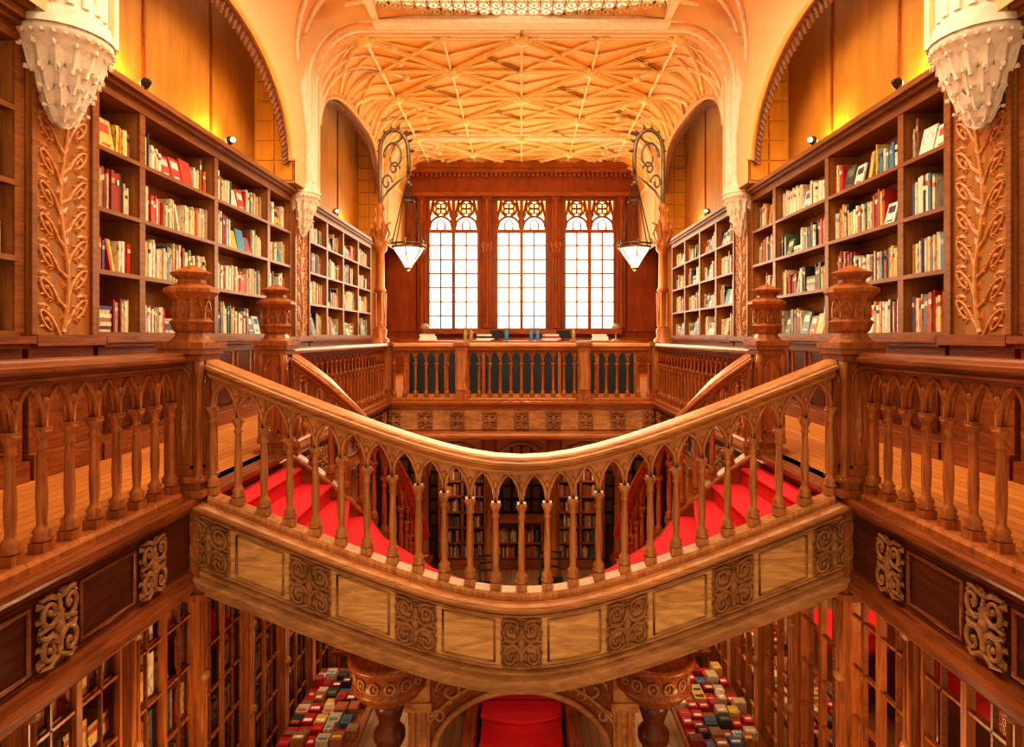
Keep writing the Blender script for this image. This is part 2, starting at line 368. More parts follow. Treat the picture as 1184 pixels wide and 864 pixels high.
mb.box(-1.1,1.1,ya-.1,ya+.1,-1.75,-1.66,OAKE); mb.make('carved_portal_arch')
for sx in(-1,1):
    mb=MB(); P=[(.31,0),(.34,-.02),(.34,-.05),(.30,-.065),(.31,-.08),(.28,-.10),(.285,-.22),(.31,-.235),(.31,-.26),(.27,-.28),(.26,-.32),(.21,-.36),(.15,-.38),(.11,-.42),(.06,-.45),(.06,-.46)]
    cx=sx*1.10; zc=-1.50
    mb.lathe([(.18,.6),(.18,.0)]+P,(cx,5.05,zc),WRY,24)
    for k in range(14):
        a=2*pi*k/14; ca,sa=math.cos(a),math.sin(a); t=Vector((-sa,ca,0)); c0=Vector((cx+.286*ca,5.05+.286*sa,zc-.16))
        mb.tube([tuple(c0+t*.04*math.cos(j*pi/4)+Vector((0,0,.045*math.sin(j*pi/4)))) for j in range(8)],.010,ORN,5,closed=True)
        mb.sphere(tuple(c0),.014,ORN,6)
    mb.lathe([(.17,-4.0),(.17,-3.85),(.12,-3.8),(.10,-3.7),(.085,-3.0),(.085,-2.3),(.13,-2.22),(.13,-2.16),(.08,-2.1),(.12,-1.98),(.12,-1.9)],(cx,5.05,0),WD,14)
    mb.make('carved_column_boss')
# ------------------------------------------------------------------ books
PAL=[(.80,.66,.44)]*5+[(.86,.76,.58)]*5+[(.64,.48,.28)]*3+[(.92,.86,.74)]*3+[(.55,.04,.02)]*3+[(.3,.03,.02),(.03,.05,.14),(.03,.03,.03),(.05,.04,.04),(.65,.28,.05),(.7,.42,.1),(.08,.16,.06),(.08,.2,.32),(.35,.16,.06),(.25,.1,.04),(.7,.5,.18),(.45,.36,.28),(.8,.6,.1)]
LOWP=[(.4,.06,.02),(.26,.10,.03),(.55,.33,.13),(.75,.58,.34),(.14,.05,.02),(.42,.2,.06),(.6,.14,.03),(.05,.04,.06),(.75,.48,.18),(.8,.7,.5),(.1,.16,.2)]
FACEC=[(.05,.25,.42),(.6,.06,.04),(.8,.78,.7),(.75,.7,.6),(.06,.05,.05),(.7,.45,.1),(.12,.2,.12),(.85,.75,.6),(.8,.55,.4)]
def books(mb,sx,x,y0,y1,z,hmax,pal,face=.06,wscale=1,stack=.014):
    y=y0+.01; run=random.choice(pal); rh=random.uniform(.6,.85); rp=.5
    while y<y1-.06:
        if random.random()<face and y<y1-.3:
            for _ in range(random.choice((1,1,2,3))):
                if y>y1-.27: break
                c=random.choice(FACEC); w=random.uniform(.16,.23); h=min(hmax*.82,w*1.4); lean=.06
                c2=random.choice(FACEC)
                def slab(ya,yb,za,zb,off,cc):
                    o=len(mb.v); f=lambda q:sx*(x+lean*(q-z)/h-off)
                    vs=[(f(za),ya,za),(f(za),yb,za),(f(za)+sx*.02,yb,za),(f(za)+sx*.02,ya,za),(f(zb),ya,zb),(f(zb),yb,zb),(f(zb)+sx*.02,yb,zb),(f(zb)+sx*.02,ya,zb)]
                    mb.add(vs,[(0,3,2,1),(4,5,6,7),(0,1,5,4),(1,2,6,5),(2,3,7,6),(3,0,4,7)],BOOK)
                    for i in range(8): mb.c[o+i]=cc
                slab(y,y+w,z,z+h,0,c); slab(y+w*.15,y+w*.85,z+h*.55,z+h*.85,.002,c2); slab(y+w*.25,y+w*.75,z+h*.15,z+h*.22,.002,c2)
                y+=w+.02
            continue
        if random.random()<.014 and y<y1-.3:
            a,b=sorted((sx*(x+.01),sx*(x+.2)))
            for q in range(random.randint(1,3)):
                mb.box(a,b,y+.09,y+.12,z,z+hmax*.62,BOOK,random.choice(pal),lean=-.085); y+=.034
            y+=.09+random.uniform(.0,.12); continue
        if random.random()<stack and y<y1-.35:
            hh=0
            for k in range(random.randint(3,7)):
                t=random.uniform(.02,.045); e=random.uniform(0,.03); a,b=sorted((sx*(x+.02),sx*(x+.2))); mb.box(a,b,y+e,y+.24+e,z+hh,z+hh+t,BOOK,random.choice(pal)); hh+=t
            y+=.3; continue
        if random.random()<.16: run=random.choice(pal); rh=random.uniform(.50,.82); rp=random.choice((.2,.5,.8))
        c=run if random.random()<rp else random.choice(pal); k=random.uniform(.85,1.12); c=tuple(q*k for q in c)
        w=random.uniform(.016,.05)*wscale; h=hmax*rh*random.uniform(.9,1.08); d=random.uniform(0,.03)
        a,b=sorted((sx*(x+d),sx*(x+.2))); mb.box(a,b,y,y+w*.93,z,z+h,BOOK,c)
        if w>.03: a,b=sorted((sx*(x+d-.002),sx*(x+d+.01))); mb.box(a,b,y,y+w*.93,z+h*.7,z+h*.82,BOOK,random.choice(pal))
        y+=w
ZL=[1.17,1.75,2.33,2.90,3.46]
def bookcase(sx,y0,y1,ups):
    mb=MB(); xf,xb=3.9,4.26
    def B(x0,x1,*r): a,b=sorted((sx*x0,sx*x1)); mb.box(a,b,*r)
    B(xb,xb+.03,y0,y1,1.1,3.5,SHB)
    for y in [y0]+ups+[y1]:
        B(xf,xb,y-.03,y+.03,1.1,3.46,SHB); B(xf-.02,xf,y-.045,y+.045,1.14,3.46,SH)
    for z in ZL[:-1]: B(xf-.01,xb,y0,y1,z-.035,z,SH); B(xf-.025,xf-.01,y0,y1,z-.045,z-.005,SH)
    B(xf-.03,xb+.03,y0,y1,3.40,3.50,SH); B(xf-.09,xb+.03,y0,y1,3.50,3.54,SH); B(xf-.14,xb+.03,y0,y1,3.54,3.60,SH)
    B(xf-.14,xb,y0-.02,y1+.02,1.07,1.13,WRY); B(xf-.10,xb,y0,y1,1.03,1.07,WRY); B(xf-.04,xb,y0,y1,0,1.03,WRY); B(xf-.10,xf,y0,y1,0,.16,WRY)
    n=max(1,round((y1-y0)/.5)); w=(y1-y0)/n
    for i in range(n):
        a,b=y0+i*w+.07,y0+(i+1)*w-.07; B(xf-.055,xf-.03,a,b,.25,.93,WD)
        frame(mb,lambda u:(Vector((sx*(xf-.055),u,0)),0),a,b,.25,.93,WRY,.014,1)
    mb.make('bookcase')
    bk=MB(); Y=[y0]+ups+[y1]
    for a,b in zip(Y[:-1],Y[1:]):
        for k,z in enumerate(ZL[:-1]): books(bk,sx,3.95,a+.035,b-.035,z,.50,PAL,.05 if k in(0,3) else .02,1,.05 if k==0 else .012)
    bk.make('shelf_books')
for sx in(-1,1):
    bookcase(sx,2.4,4.68,[3.2,4.0]); bookcase(sx,5.52,10.2,[6.2,7.7,9.3]); bookcase(sx,11.05,15.6,[12.1,13.2,14.4])
# ------------------------------------------------------------------ walls
for sx,nm in((-1,'left'),(1,'right')):
    mb=MB()
    def B(x0,x1,*r): a,b=sorted((sx*x0,sx*x1)); mb.box(a,b,*r)
    B(4.32,4.45,-.5,19.2,-.1,7.2,GOLDW)
    for y in(6.9,8.4,12.6,14.2): B(4.295,4.32,y-.015,y+.015,3.6,6.9,WRY)
    for (ja,jb,jx) in ((9.8,10.95,3.68),(4.4,5.27,3.72),(15.95,16.6,3.70)):
        B(jx,4.32,ja,jb,3.62,6.9,GOLDW)
        z=3.66
        while z<6.4:
            for j in range(2): B(jx+.02+j*.30,jx+.02+j*.30+.275,ja-.03,ja,z,z+.29,GOLDW)
            z+=.32
    B(3.5,4.45,3,19,6.9,7.0,GOLDW)
    mb.make('wall_'+nm)
    mb=MB(); B(4.32,4.45,-.5,19.2,-4.1,-.66,WRY); mb.make('wall_ground_'+nm)
def pier(sx,y,hw,cb,cw,cy,cxx,colr):
    mb=MB(); X=sx*3.9
    def B(x0,x1,*r): a,b=sorted((sx*x0,sx*x1)); mb.box(a,b,*r)
    B(3.86,4.32,y-hw,y+hw,0,1.1,WRY); B(3.86,4.32,y-hw,y+hw,1.1,3.62,VPAN)
    B(3.83,3.86,y-hw,y-hw+.05,1.1,cb+.6,SH); B(3.83,3.86,y+hw-.05,y+hw,1.1,cb+.6,SH)
    B(3.76,4.3,y-hw-.03,y+hw+.03,1.05,1.14,WRY); B(3.8,4.3,y-hw-.02,y+hw+.02,0,.2,WRY)
    zt=cb+.5; amp=hw*.12; N=50; xs=3.857; out=(-sx,0,0); f=hw/.36
    def yy(z): return y+amp*math.sin((z-1.2)*4.4)
    mb.tube([(sx*xs,yy(z),z) for z in [lerp(1.16,zt,i/N) for i in range(N+1)]],.020,CARV,5,taper=lambda t:1.2-.5*t)
    def ok(q): return abs(q[0]-y)<hw-.055 and 1.16<q[1]<3.5
    z=1.24
    while z<zt-.02:
        for sg in(-1,1):
            zz0=z+(.10 if sg>0 else 0)*f; R=hw*.31; cy_=y+sg*hw*.49
            sp_=[(cy_-sg*R*(1-.8*i/18)*math.cos(i*.45+.3),zz0+R*(1-.8*i/18)*math.sin(i*.45-.6)*1.15) for i in range(19)]
            mb.tube([(sx*xs,yy(zz0-.12),zz0-.14)]+[(sx*xs,a,b) for a,b in sp_],.0135,CARV,5,taper=lambda t:1.3-.5*t)
            mb.sphere((sx*xs,sp_[-1][0],sp_[-1][1]),.024*f,CARV,6)
            for i in range(0,17):
                a,b=sp_[i]; dy,dz=a-cy_,b-zz0; L=math.hypot(dy,dz)+1e-6; e=R*(.55 if i%2 else .38)*(1-.3*i/17)
                ty,tz=-dz/L*.6*sg,dy/L*.6*sg; q=(a+(dy/L+ty)*e,b+(dz/L+tz)*e)
                if ok(q): mb.leaf((sx*3.861,a,b),(sx*3.861,q[0],q[1]),.018*f,out,CARV)
            q=(y+sg*hw*.16,zz0+.12*f)
            mb.leaf((sx*3.861,yy(zz0),zz0),(sx*3.861,q[0],q[1]),.03*f,out,CARV)
            q=(y+sg*(hw-.06),zz0+R*1.35)
            mb.leaf((sx*3.861,y+sg*hw*.4,zz0+R*1.1),(sx*3.861,q[0],q[1]),.03*f,out,CARV)
        z+=hw*.72
    mb.make('carved_pilaster')
    mb=MB(); cx=sx*cxx; c=(cx,cy,0)
    P=[(.03,0),(.07,.03),(.05,.07),(.11,.14),(.14,.2),(.13,.24),(.20,.34),(.25,.42),(.24,.45),(.31,.56),(.35,.60),(.36,.64),(.40,.67),(.40,.72)]
    mb.lathe([(r*cw,cb+z) for r,z in P],c,WHITE,24)
    for row,(zr,rr,nn,sc) in enumerate([(.10,.08,7,.8),(.22,.135,9,1.1),(.35,.19,12,1.25),(.50,.26,14,1.4)]):
        for q in range(nn):
            a=2*pi*(q+.5*row)/nn; ca,sa=math.cos(a),math.sin(a); t=Vector((-sa,ca,0))
            L=[(rr-.01,-.09,.3),(rr+.025,-.03,.9),(rr+.045,.03,1.0),(rr+.075,.075,.7),(rr+.11,.075,.35),(rr+.115,.045,.1)]
            wd=(rr+.05)*cw*pi/nn*.95; vs=[];fs=[]
            for r,dz,ww in L:
                p=Vector((cx+r*cw*ca,cy+r*cw*sa,cb+zr+dz*sc*.9)); o2=Vector((ca,sa,0))
                vs+=[tuple(p-t*wd*ww-o2*.02*cw),tuple(p-t*wd*ww*.5+o2*.004),tuple(p+o2*.018*cw),tuple(p+t*wd*ww*.5+o2*.004),tuple(p+t*wd*ww-o2*.02*cw)]
            for i in range(len(L)-1):
                for j in range(4): fs.append((i*5+j,i*5+j+1,i*5+j+6,i*5+j+5))
            mb.add(vs,fs,WHITE)
            mb.tube([(cx+(r+.012)*cw*ca,cy+(r+.012)*cw*sa,cb+zr+dz*sc*.9) for r,dz,ww in L],.010*cw*sc,WHITE,5,taper=lambda t:1.2-.5*t)
    for q in range(28):
        a=2*pi*q/28; mb.sphere((cx+.395*cw*math.cos(a),cy+.395*cw*math.sin(a),cb+.655),.02*cw,WHITE,6)
    zc=cb+.72; cr=colr
    mb.lathe([(.42*cw,zc),(.42*cw,zc+.05),(cr+.05,zc+.08),(cr+.05,zc+.14),(cr+.015,zc+.17),(cr,zc+.2),(cr,7.0)],c,WHITE,20)
    for q in range(16):
        a=2*pi*q/16; mb.tube([(cx+cr*math.cos(a),cy+cr*math.sin(a),zc+.2),(cx+cr*math.cos(a),cy+cr*math.sin(a),6.3)],.11*cr,WHITE,6)
    mb.make('column_with_capital')
for sx in(-1,1):
    pier(sx,5.1,.36,2.82,.86,4.95,3.74,.27); pier(sx,10.62,.36,2.85,.72,10.45,3.78,.22)
# ------------------------------------------------------------------ ceiling
ZV=5.5; EA=.85; EB=1.05; XF=3.65-EA; L1=ZV-3.5; L2=L1+1.5; LT=L2+XF
def prof(L):
    if L<L1: return (3.65,3.5+L)
    if L<L2: 
        f=(L-L1)/1.5*pi/2; return (XF+EA*math.cos(f),ZV+EB*math.sin(f))
    return (max(0,XF-(L-L2)),ZV+EB)
BAYS=[(5.3,9.75,3.9,5.45,2.0),(10.98,15.9,4.9,5.98,3.4)]
def zarch(y,bay):
    y0,y1,zs,zt,ex=bay; h=(y1-y0)/2; q=min(1,abs(y-(y0+y1)/2)/h); return zs+(zt-zs)*math.sqrt(max(0,1-q**ex))
def L0(y):
    for b in BAYS:
        if b[0]<y<b[1]:
            z=zarch(y,b)
            if z<ZV: return z-3.5
            return L1+1.5*math.asin((z-ZV)/EB)/(pi/2)
    return .12
ysamp=[3,4.5,5.29]
for b in BAYS:
    A,B_=b[0],b[1]
    ysamp+=[A+.002]+[ (A+B_)/2-(B_-A)/2*math.cos(pi*i/32) for i in range(1,32)]+[B_-.002,B_+.01]
    ysamp+=[B_+.5] if B_<15 else [17,19]
ysamp=sorted(ysamp)
mb=MB()
for sx in(-1,1):
    vs=[];fs=[];n=26
    for y in ysamp:
        l0=L0(y); le=LT if y>10.2 else LT-2.4
        for i in range(n+1):
            X,z=prof(lerp(l0,le,i/n)); vs.append((sx*X,y,z))
    for j in range(len(ysamp)-1):
        for i in range(n):
            a=j*(n+1)+i; fs.append((a,a+1,a+n+2,a+n+1))
    mb.add(vs,fs,PEACH,True)
    for bay in BAYS:
        vs=[];fs=[]; Y=[y for y in ysamp if bay[0]<y<bay[1]]
        for y in Y:
            X,z=prof(L0(y)); vs+=[(sx*X,y,z),(sx*(X+.16),y,z+.0)]
        for j in range(len(Y)-1): fs.append((2*j,2*j+1,2*j+3,2*j+2))
        mb.add(vs,fs,PEACH,True)
mb.make('ceiling')
mb=MB()
for sx in(-1,1):
    vs=[];fs=[];n=20; YS=[y for y in ysamp if y>10.85]
    for y in YS:
        l0=max(L0(y)+.10,L1+.02)
        for i in range(n+1):
            X,z=prof(lerp(l0,LT,i/n)); vs.append((sx*X*.997,y,z-.012))
    for j in range(len(YS)-1):
        for i in range(n):
            a=j*(n+1)+i; fs.append((a,a+1,a+n+2,a+n+1))
    mb.add(vs,fs,CEIL,True)
mb.make('ceiling_panel_field')
mb=MB()
def cp(w,y,dz=0.02):
    X,z=prof(LT-abs(w)); return (math.copysign(X,w) ,y,z-dz)
def rib(w0,y0,w1,y1,r=.046):
    segs=[];seg=[]; n=14
    for i in range(n+1):
        w=lerp(w0,w1,i/n); y=lerp(y0,y1,i/n)
        ok=abs(w)<=LT-max(L0(y),L1)-.02 and 10.75<y<18.95
        if ok: seg.append((w,y))
        else:
            if len(seg)>1: segs.append(seg)
            seg=[]
    if len(seg)>1: segs.append(seg)
    for sg in segs:
        mb.tube([cp(w,y,.035) for w,y in sg],r,RIB,6)
        mb.tube([cp(w,y,.085) for w,y in sg],r*.5,RIB,4)
a,b=1.42,1.36
for j in range(-1,7):
    y=10.9+j*b
    for i in range(-4,5):
        w=i*a
        ok=10.8<y<18.9 and abs(w)<LT-max(L0(y),L1)-.05
        if (i+j)%2==0:
            rib(w,y,w+a,y+b); rib(w,y,w-a,y+b); rib(w,y,w+a,y,.032); rib(w,y,w-a,y,.032); rib(w,y,w,y+b,.032); rib(w,y,w,y-b,.032)
            rib(w+a/2,y+b/2,w+a,y,.026); rib(w+a/2,y-b/2,w+a,y,.026); rib(w+a/2,y+b/2,w,y+b,.026); rib(w-a/2,y+b/2,w,y+b,.026)
            rib(w,y,w+a,y+b*.5,.020); rib(w,y,w-a,y+b*.5,.020); rib(w,y,w+a,y-b*.5,.020); rib(w,y,w-a,y-b*.5,.020)
            if ok: mb.sphere(cp(w,y,.09),.14,RIB,10,.7); [mb.sphere((cp(w,y)[0]+.15*math.cos(q*pi/3),y+.15*math.sin(q*pi/3),cp(w,y,.07)[2]),.055,RIB,6) for q in range(6)]
        elif ok: mb.sphere(cp(w,y,.06),.09,RIB,8,.7)
        wy=(w+a/2,y+b/2)
        if 10.8<wy[1]<18.9 and abs(wy[0])<LT-max(L0(wy[1]),L1)-.05: mb.sphere(cp(wy[0],wy[1],.05),.07,RIB,8,.7)
mb.make('ceiling_ribs')
mb=MB()
for yc in(5.1,10.5,16.3):
    for dy,r,m in((-.22,.05,WHITE),(-.1,.07,PEACH),(.03,.09,WHITE),(.16,.07,PEACH),(.27,.05,WHITE)):
        for sx in(-1,1):
            pts=[]
            for i in range(31):
                L=lerp(.2,LT if yc>6 else LT-2.5,i/30); X,z=prof(L); pts.append((sx*(X-.02),yc+dy,z-.03))
            mb.tube(pts,r,m,7)
    for sx in(-1,1):
        for k,dy in enumerate((-1.9,-1.2,-.6,.6,1.2,1.9)):
            pts=[]
            for i in range(16):
                t=i/15; L=lerp(.9,3.9,t); y=yc+math.copysign(.2,dy)+dy*(t**1.5)
                if L<L0(y)+.02 or y>18.9: continue
                X,z=prof(L); pts.append((sx*X,y,z-.02))
            if len(pts)>2: mb.tube(pts,.04,WHITE,6); mb.sphere(pts[-1],.09,WHITE,8)
mb.make('transverse_arch_ribs')
mb=MB()
for sx in(-1,1):
    for bay in BAYS:
        a_,b_=bay[0],bay[1]
        pts=[];N=60
        for i in range(N+1):
            y=(a_+b_)/2-(b_-a_)/2*.998*math.cos(pi*i/N); X,z=prof(L0(y)); pts.append(Vector((sx*(X+.02),y,z-.03)))
        mb.tube(pts,.045,PEACH,6); mb.tube([p+Vector((sx*.12,0,-.04)) for p in pts],.035,FRINGE,6)
        for i in range(1,len(pts)):
            d=(pts[i]-pts[i-1]).length; m=max(1,int(d/.13))
            for k in range(m):
                p=pts[i-1].lerp(pts[i],k/m); cy=(a_+b_)/2; dirv=Vector((0,(cy-p.y)*.5,bay[2]-.6-p.z)).normalized()
                q=p+Vector((sx*.12,0,-.05))
                mb.tube([q+dirv*.0,q+dirv*.09,q+dirv*.15],.05,FRINGE,5,taper=lambda t:1-.7*t)
mb.make('scalloped_arch_fringe')
# skylight
mb=MB()
mb.box(-2.4,2.4,3,10.22,6.95,7.0,SKYL)
for sx in(-1,1): mb.box(min(sx*2.38,sx*2.5),max(sx*2.38,sx*2.5),3,10.3,6.42,7,WHITE)
mb.box(-2.5,2.5,10.2,10.32,6.42,7,WHITE)
mb.box(-2.5,2.5,10.12,10.36,6.38,6.44,WHITE)
for i in range(24):
    x=lerp(-2.36,2.36,i/23)
    mb.box(x-.015,x+.015,3,10.2,6.55,6.60,WHITE)
    for k in range(5):
        y=10.08-.205*k
        if i<23: 
            mb.tube([(x+.1+.085*math.cos(t*pi/5),y+.085*math.sin(t*pi/5),6.54) for t in range(10)],.016,WHITE,5,closed=True); mb.sphere((x+.1,y,6.54),.03,WHITE,6)
for k in range(18): mb.box(-2.4,2.4,10.2-k*.4-.02,10.2-k*.4+.02,6.55,6.60,WHITE)
mb.make('skylight')
# ------------------------------------------------------------------ end wall + windows
mb=MB(); y0,y1=19.0,19.25
CX=[-2.14,0,2.14]; hw=.8; zb,zt=1.35,5.46
mb.box(-4.4,-2.14-hw,y0,y1,0,7.1,REDW); mb.box(2.14+hw,4.4,y0,y1,0,7.1,REDW)
mb.box(-2.94,2.94,y0,y1,0,zb,REDW); mb.box(-2.94,2.94,y0,y1,zt,7.1,REDW)
for a_ in(-1.07,1.07): mb.box(a_-.27,a_+.27,y0,y1,zb,zt,REDW)
mb.make('wall_far')
mb=MB()
mb.box(-4.3,4.3,18.75,19,5.5,5.62,WRX); mb.box(-4.3,4.3,18.85,19,5.62,6.2,REDW); mb.box(-4.3,4.3,18.6,19,6.2,6.32,WRX); mb.box(-4.3,4.3,18.5,19,6.32,6.5,WRX)
for i in range(60): x=-4.2+i*8.4/59; mb.box(x-.04,x+.04,18.7,18.75,6.08,6.2,WRX)
mb.box(-3.1,3.1,18.7,19,1.22,1.36,WRX)
for a_ in(-3.1,-1.07,1.07,3.1):
    mb.box(a_-.13,a_+.13,18.82,19,1.3,5.5,REDW); mb.lathe([(.09,1.4),(.06,1.6),(.055,3.6),(.1,3.7),(.16,3.95),(.16,4.05),(.06,4.1),(.06,5.2),(.12,5.4)],(a_,18.8,0),WR,10)
for sx in(-1,1):
    a,b=sorted((sx*3.3,sx*4.2)); mb.box(a,b,18.93,19,1.3,5.3,REDW)
mb.box(-4.3,4.3,18.85,19,0,1.1,WRX)
mb.make('trim_far_wall')
for wi,cx in enumerate(CX):
    mb=MB(); yy=19.08
    mb.box(cx-hw,cx+hw,19.16,19.18,zb,zt,WIN)
    for i in range(5):
        x=cx-hw+i*hw/2; w=.05 if i in(0,2,4) else .022; mb.box(x-w,x+w,yy-.06,yy+.05,zb,4.5 if i in(1,3) else zt,WRX)
    for k in range(8): z=lerp(zb,4.45,k/7); w=.05 if k in(0,7) else .02; mb.box(cx-hw,cx+hw,yy-.05,yy+.04,z-w,z+w,WRX)
    mb.box(cx-hw,cx+hw,yy-.1,yy+.05,4.42,4.5,WRX); mb.box(cx-hw,cx+hw,yy-.1,yy+.05,zt-.05,zt+.03,WRX)
    for sx in(-1,1):
        c=cx+sx*hw/2
        hd=[(c-.37,4.5)]+[(c-.37+.37*k/8,4.5+.42*math.sqrt(max(0,1-(1-k/8)**2))) for k in range(1,9)]; hd+=[(2*c-x,z) for x,z in hd[-2::-1]]
        mb.tube([(x,yy,z) for x,z in hd],.04,WRX,6)
        for dx in(-.2,.2): mb.box(c+dx-.15,c+dx+.15,19.13,19.15,4.98,5.40,AMB)
        for q in range(4):
            a=q*pi/2+pi/4; mb.tube([(c+.11*math.cos(a)+.09*math.cos(t*pi/5),yy,5.17+.11*math.sin(a)+.09*math.sin(t*pi/5)) for t in range(10)],.028,WRX,5,closed=True)
        mb.tube([(c+.25*math.cos(t*pi/8),yy,5.17+.25*math.sin(t*pi/8)) for t in range(16)],.035,WRX,6,closed=True)
        for dx in(-.33,.33): mb.tube([(c+dx,yy,4.6),(c+dx*1.05,yy,4.9),(c+dx*.7,yy,5.45)],.04,WRX,6)
        mb.tube([(c-.12,yy,4.5),(c-.13,yy,4.7),(c,yy,4.85),(c+.13,yy,4.7),(c+.12,yy,4.5)],.025,WRX,5)
    mb.tube([(cx+.12*math.cos(t*pi/6),yy,4.98+.12*math.sin(t*pi/6)) for t in range(12)],.03,WRX,6,closed=True)
    mb.make('window_%d'%(wi+1))
mb=MB(); mb.box(-2.25,2.25,12,12.7,0,1.0,TEAL); mb.box(-2.32,2.32,11.93,12.77,1.0,1.05,WRX)
for i in range(7): x=-2.25+i*.75; mb.box(x-.03,x+.03,11.97,12,0,1,WRX)
mb.make('service_counter')
def lat(name,P,x,y,z,m,n=12): 
    b=MB(); b.lathe(P,(x,y,z),m,n); return b.make(name)
for x in(-1.15,-1.02,-.3,.2,.33,1.05): lat('glass_bottle',[(.04,0),(.042,.02),(.042,.16),(.015,.21),(.015,.27),(.018,.28)],x,12.2+.2*random.random(),1.05,random.choice([GLASSB,BLUE,GLASSB]))
for x in(-1.9,-.75,.6,1.6):
    mb=MB(); mb.M=Matrix.Translation((x,12.3,1.05))@Matrix.Rotation(random.uniform(-.4,.4),4,'Z')
    mb.box(-.17,.17,-.12,.12,0,.05,PAPER); mb.box(-.15,.16,-.11,.12,.05,.09,random.choice([PAPER,CARPET,BLACK])); mb.box(-.16,.13,-.12,.1,.09,.13,PAPER); mb.make('book_stack')
for x in(-.5,.85):
    mb=MB(); mb.box(x-.12,x+.12,12.2,12.42,1.05,1.07,BLACK); mb.box(x-.02,x+.02,12.34,12.37,1.07,1.12,BLACK); mb.box(x-.14,x+.14,12.33,12.36,1.09,1.26,BLACK); mb.make('computer_monitor')
for x in (-2.0,1.95):
    lat('desk_lamp',[(.08,0),(.08,.02),(.015,.04),(.015,.22),(.11,.24),(.06,.34),(.02,.35)],x,12.5,1.05,GLASSB)
# ------------------------------------------------------------------ lamp standards
for sx in(-1,1):
    mb=MB(); X=sx*2.5; Y=YB; 
    mb.lathe([(.16,1.0),(.16,1.08),(.11,1.12),(.12,1.25),(.08,1.3),(.075,1.9),(.11,1.94),(.08,2.0),(.07,2.6),(.12,2.66),(.13,2.75),(.09,2.8),(.13,2.95),(.15,3.05),(.10,3.1),(.06,3.3),(.09,3.38),(.05,3.45),(.03,3.5)],(X,Y,0),WR,12)
    for q in range(6):
        a=q*pi/3; mb.tube([(X+.09*math.cos(a),Y+.09*math.sin(a),1.3),(X+.1*math.cos(a),Y+.1*math.sin(a),1.9)],.02,WR,5)
        mb.tube([(X+.08*math.cos(a),Y+.08*math.sin(a),2.75),(X+.17*math.cos(a),Y+.17*math.sin(a),2.95),(X+.12*math.cos(a),Y+.12*math.sin(a),3.1),(X+.19*math.cos(a),Y+.19*math.sin(a),3.15)],.018,WR,5)
    cr=[(0,3.4),(0,4.2)]+[(.25-.25*math.cos(t),4.4+.38*math.sin(t)) for t in [pi*i/12 for i in range(13)]]+[(.51,4.2),(.50,4.0)]
    mb.tube([(X-sx*a,Y,z) for a,z in cr],.036,IRON,7)
    mb.tube([(X-sx*(.25-.18*math.cos(t)*(1-.1*t)),Y,4.3+.3*math.sin(t)*(1-.1*t)) for t in [i*.4 for i in range(17)]],.026,IRON,6,taper=lambda t:1-.4*t)
    mb.tube([(X-sx*(.25+.1*math.cos(t)*(1-t/9)),Y,4.1+.13*math.sin(t)*(1-t/9)) for t in [i*.4 for i in range(18)]],.020,IRON,6)
    mb.tube([(X-sx*(.12+.1*math.cos(t)*(1-t/9)),Y,3.85+.16*math.sin(t)*(1-t/9)) for t in [i*.4 for i in range(18)]],.020,IRON,6)
    mb.tube([(X-sx*.02,Y,3.5),(X-sx*.14,Y,3.7),(X-sx*.3,Y,3.85),(X-sx*.48,Y,3.98)],.022,IRON,6)
    for i in range(8):
        t=pi*i/7; p=Vector((X-sx*(.25-.25*math.cos(t)),Y,4.4+.38*math.sin(t))); d=Vector((sx*math.cos(t),0,math.sin(t)))
        mb.leaf(p,p+d*.10+Vector((-sx*.03,0,.02)),.03,(0,-1,0),IRON)
    lx=X-sx*.50
    for k in range(3): mb.tube([(lx+.025*math.cos(t*pi/3),Y,3.99-.05*k+.03*math.sin(t*pi/3)) for t in range(6)],.009,IRON,4,closed=True)
    mb.lathe([(.02,3.88),(.05,3.86),(.06,3.82),(.03,3.80)],(lx,Y,0),IRON,8)
    for q in range(6):
        a=q*pi/3+pi/6; mb.tube([(lx+.04*math.cos(a),Y+.04*math.sin(a),3.82),(lx+.30*math.cos(a),Y+.30*math.sin(a),2.74)],.012,IRON,5)
        mb.tube([(lx+.30*math.cos(a),Y+.30*math.sin(a),2.74),(lx+.33*math.cos(a),Y+.33*math.sin(a),2.80),(lx+.28*math.cos(a),Y+.28*math.sin(a),2.84)],.014,IRON,5)
    for r,z in((.11,3.52),(.30,2.76),(.29,2.70)): mb.tube([(lx+r*math.cos(t*pi/3+pi/6),Y+r*math.sin(t*pi/3+pi/6),z) for t in range(6)],.018,IRON,5,closed=True)
    mb.lathe([(.28,2.69),(.24,2.62),(.05,2.36)],(lx,Y,0),LAMP,6,False,)
    for q in range(6):
        a=2*pi*(q+.5)/6; mb.tube([(lx+.285*math.cos(a),Y+.285*math.sin(a),2.70),(lx+.245*math.cos(a),Y+.245*math.sin(a),2.62),(lx+.05*math.cos(a),Y+.05*math.sin(a),2.35)],.011,IRON,5)
    mb.sphere((lx,Y,2.33),.04,IRON,8)
    mb.make('lamp_standard')
for sx in(-1,1):
    for y,m in((6.2,BLACK),(8.0,BULB),(12.5,BULB)):
        mb=MB(); mb.lathe([(.04,0),(.04,.015),(.012,.02),(.012,.09)],(sx*3.85,y,3.60),BLACK,8); mb.sphere((sx*3.85,y,3.72),.055,BLACK,10); mb.sphere((sx*3.80,y-.03,3.72),.032,m,8); mb.make('spotlight')
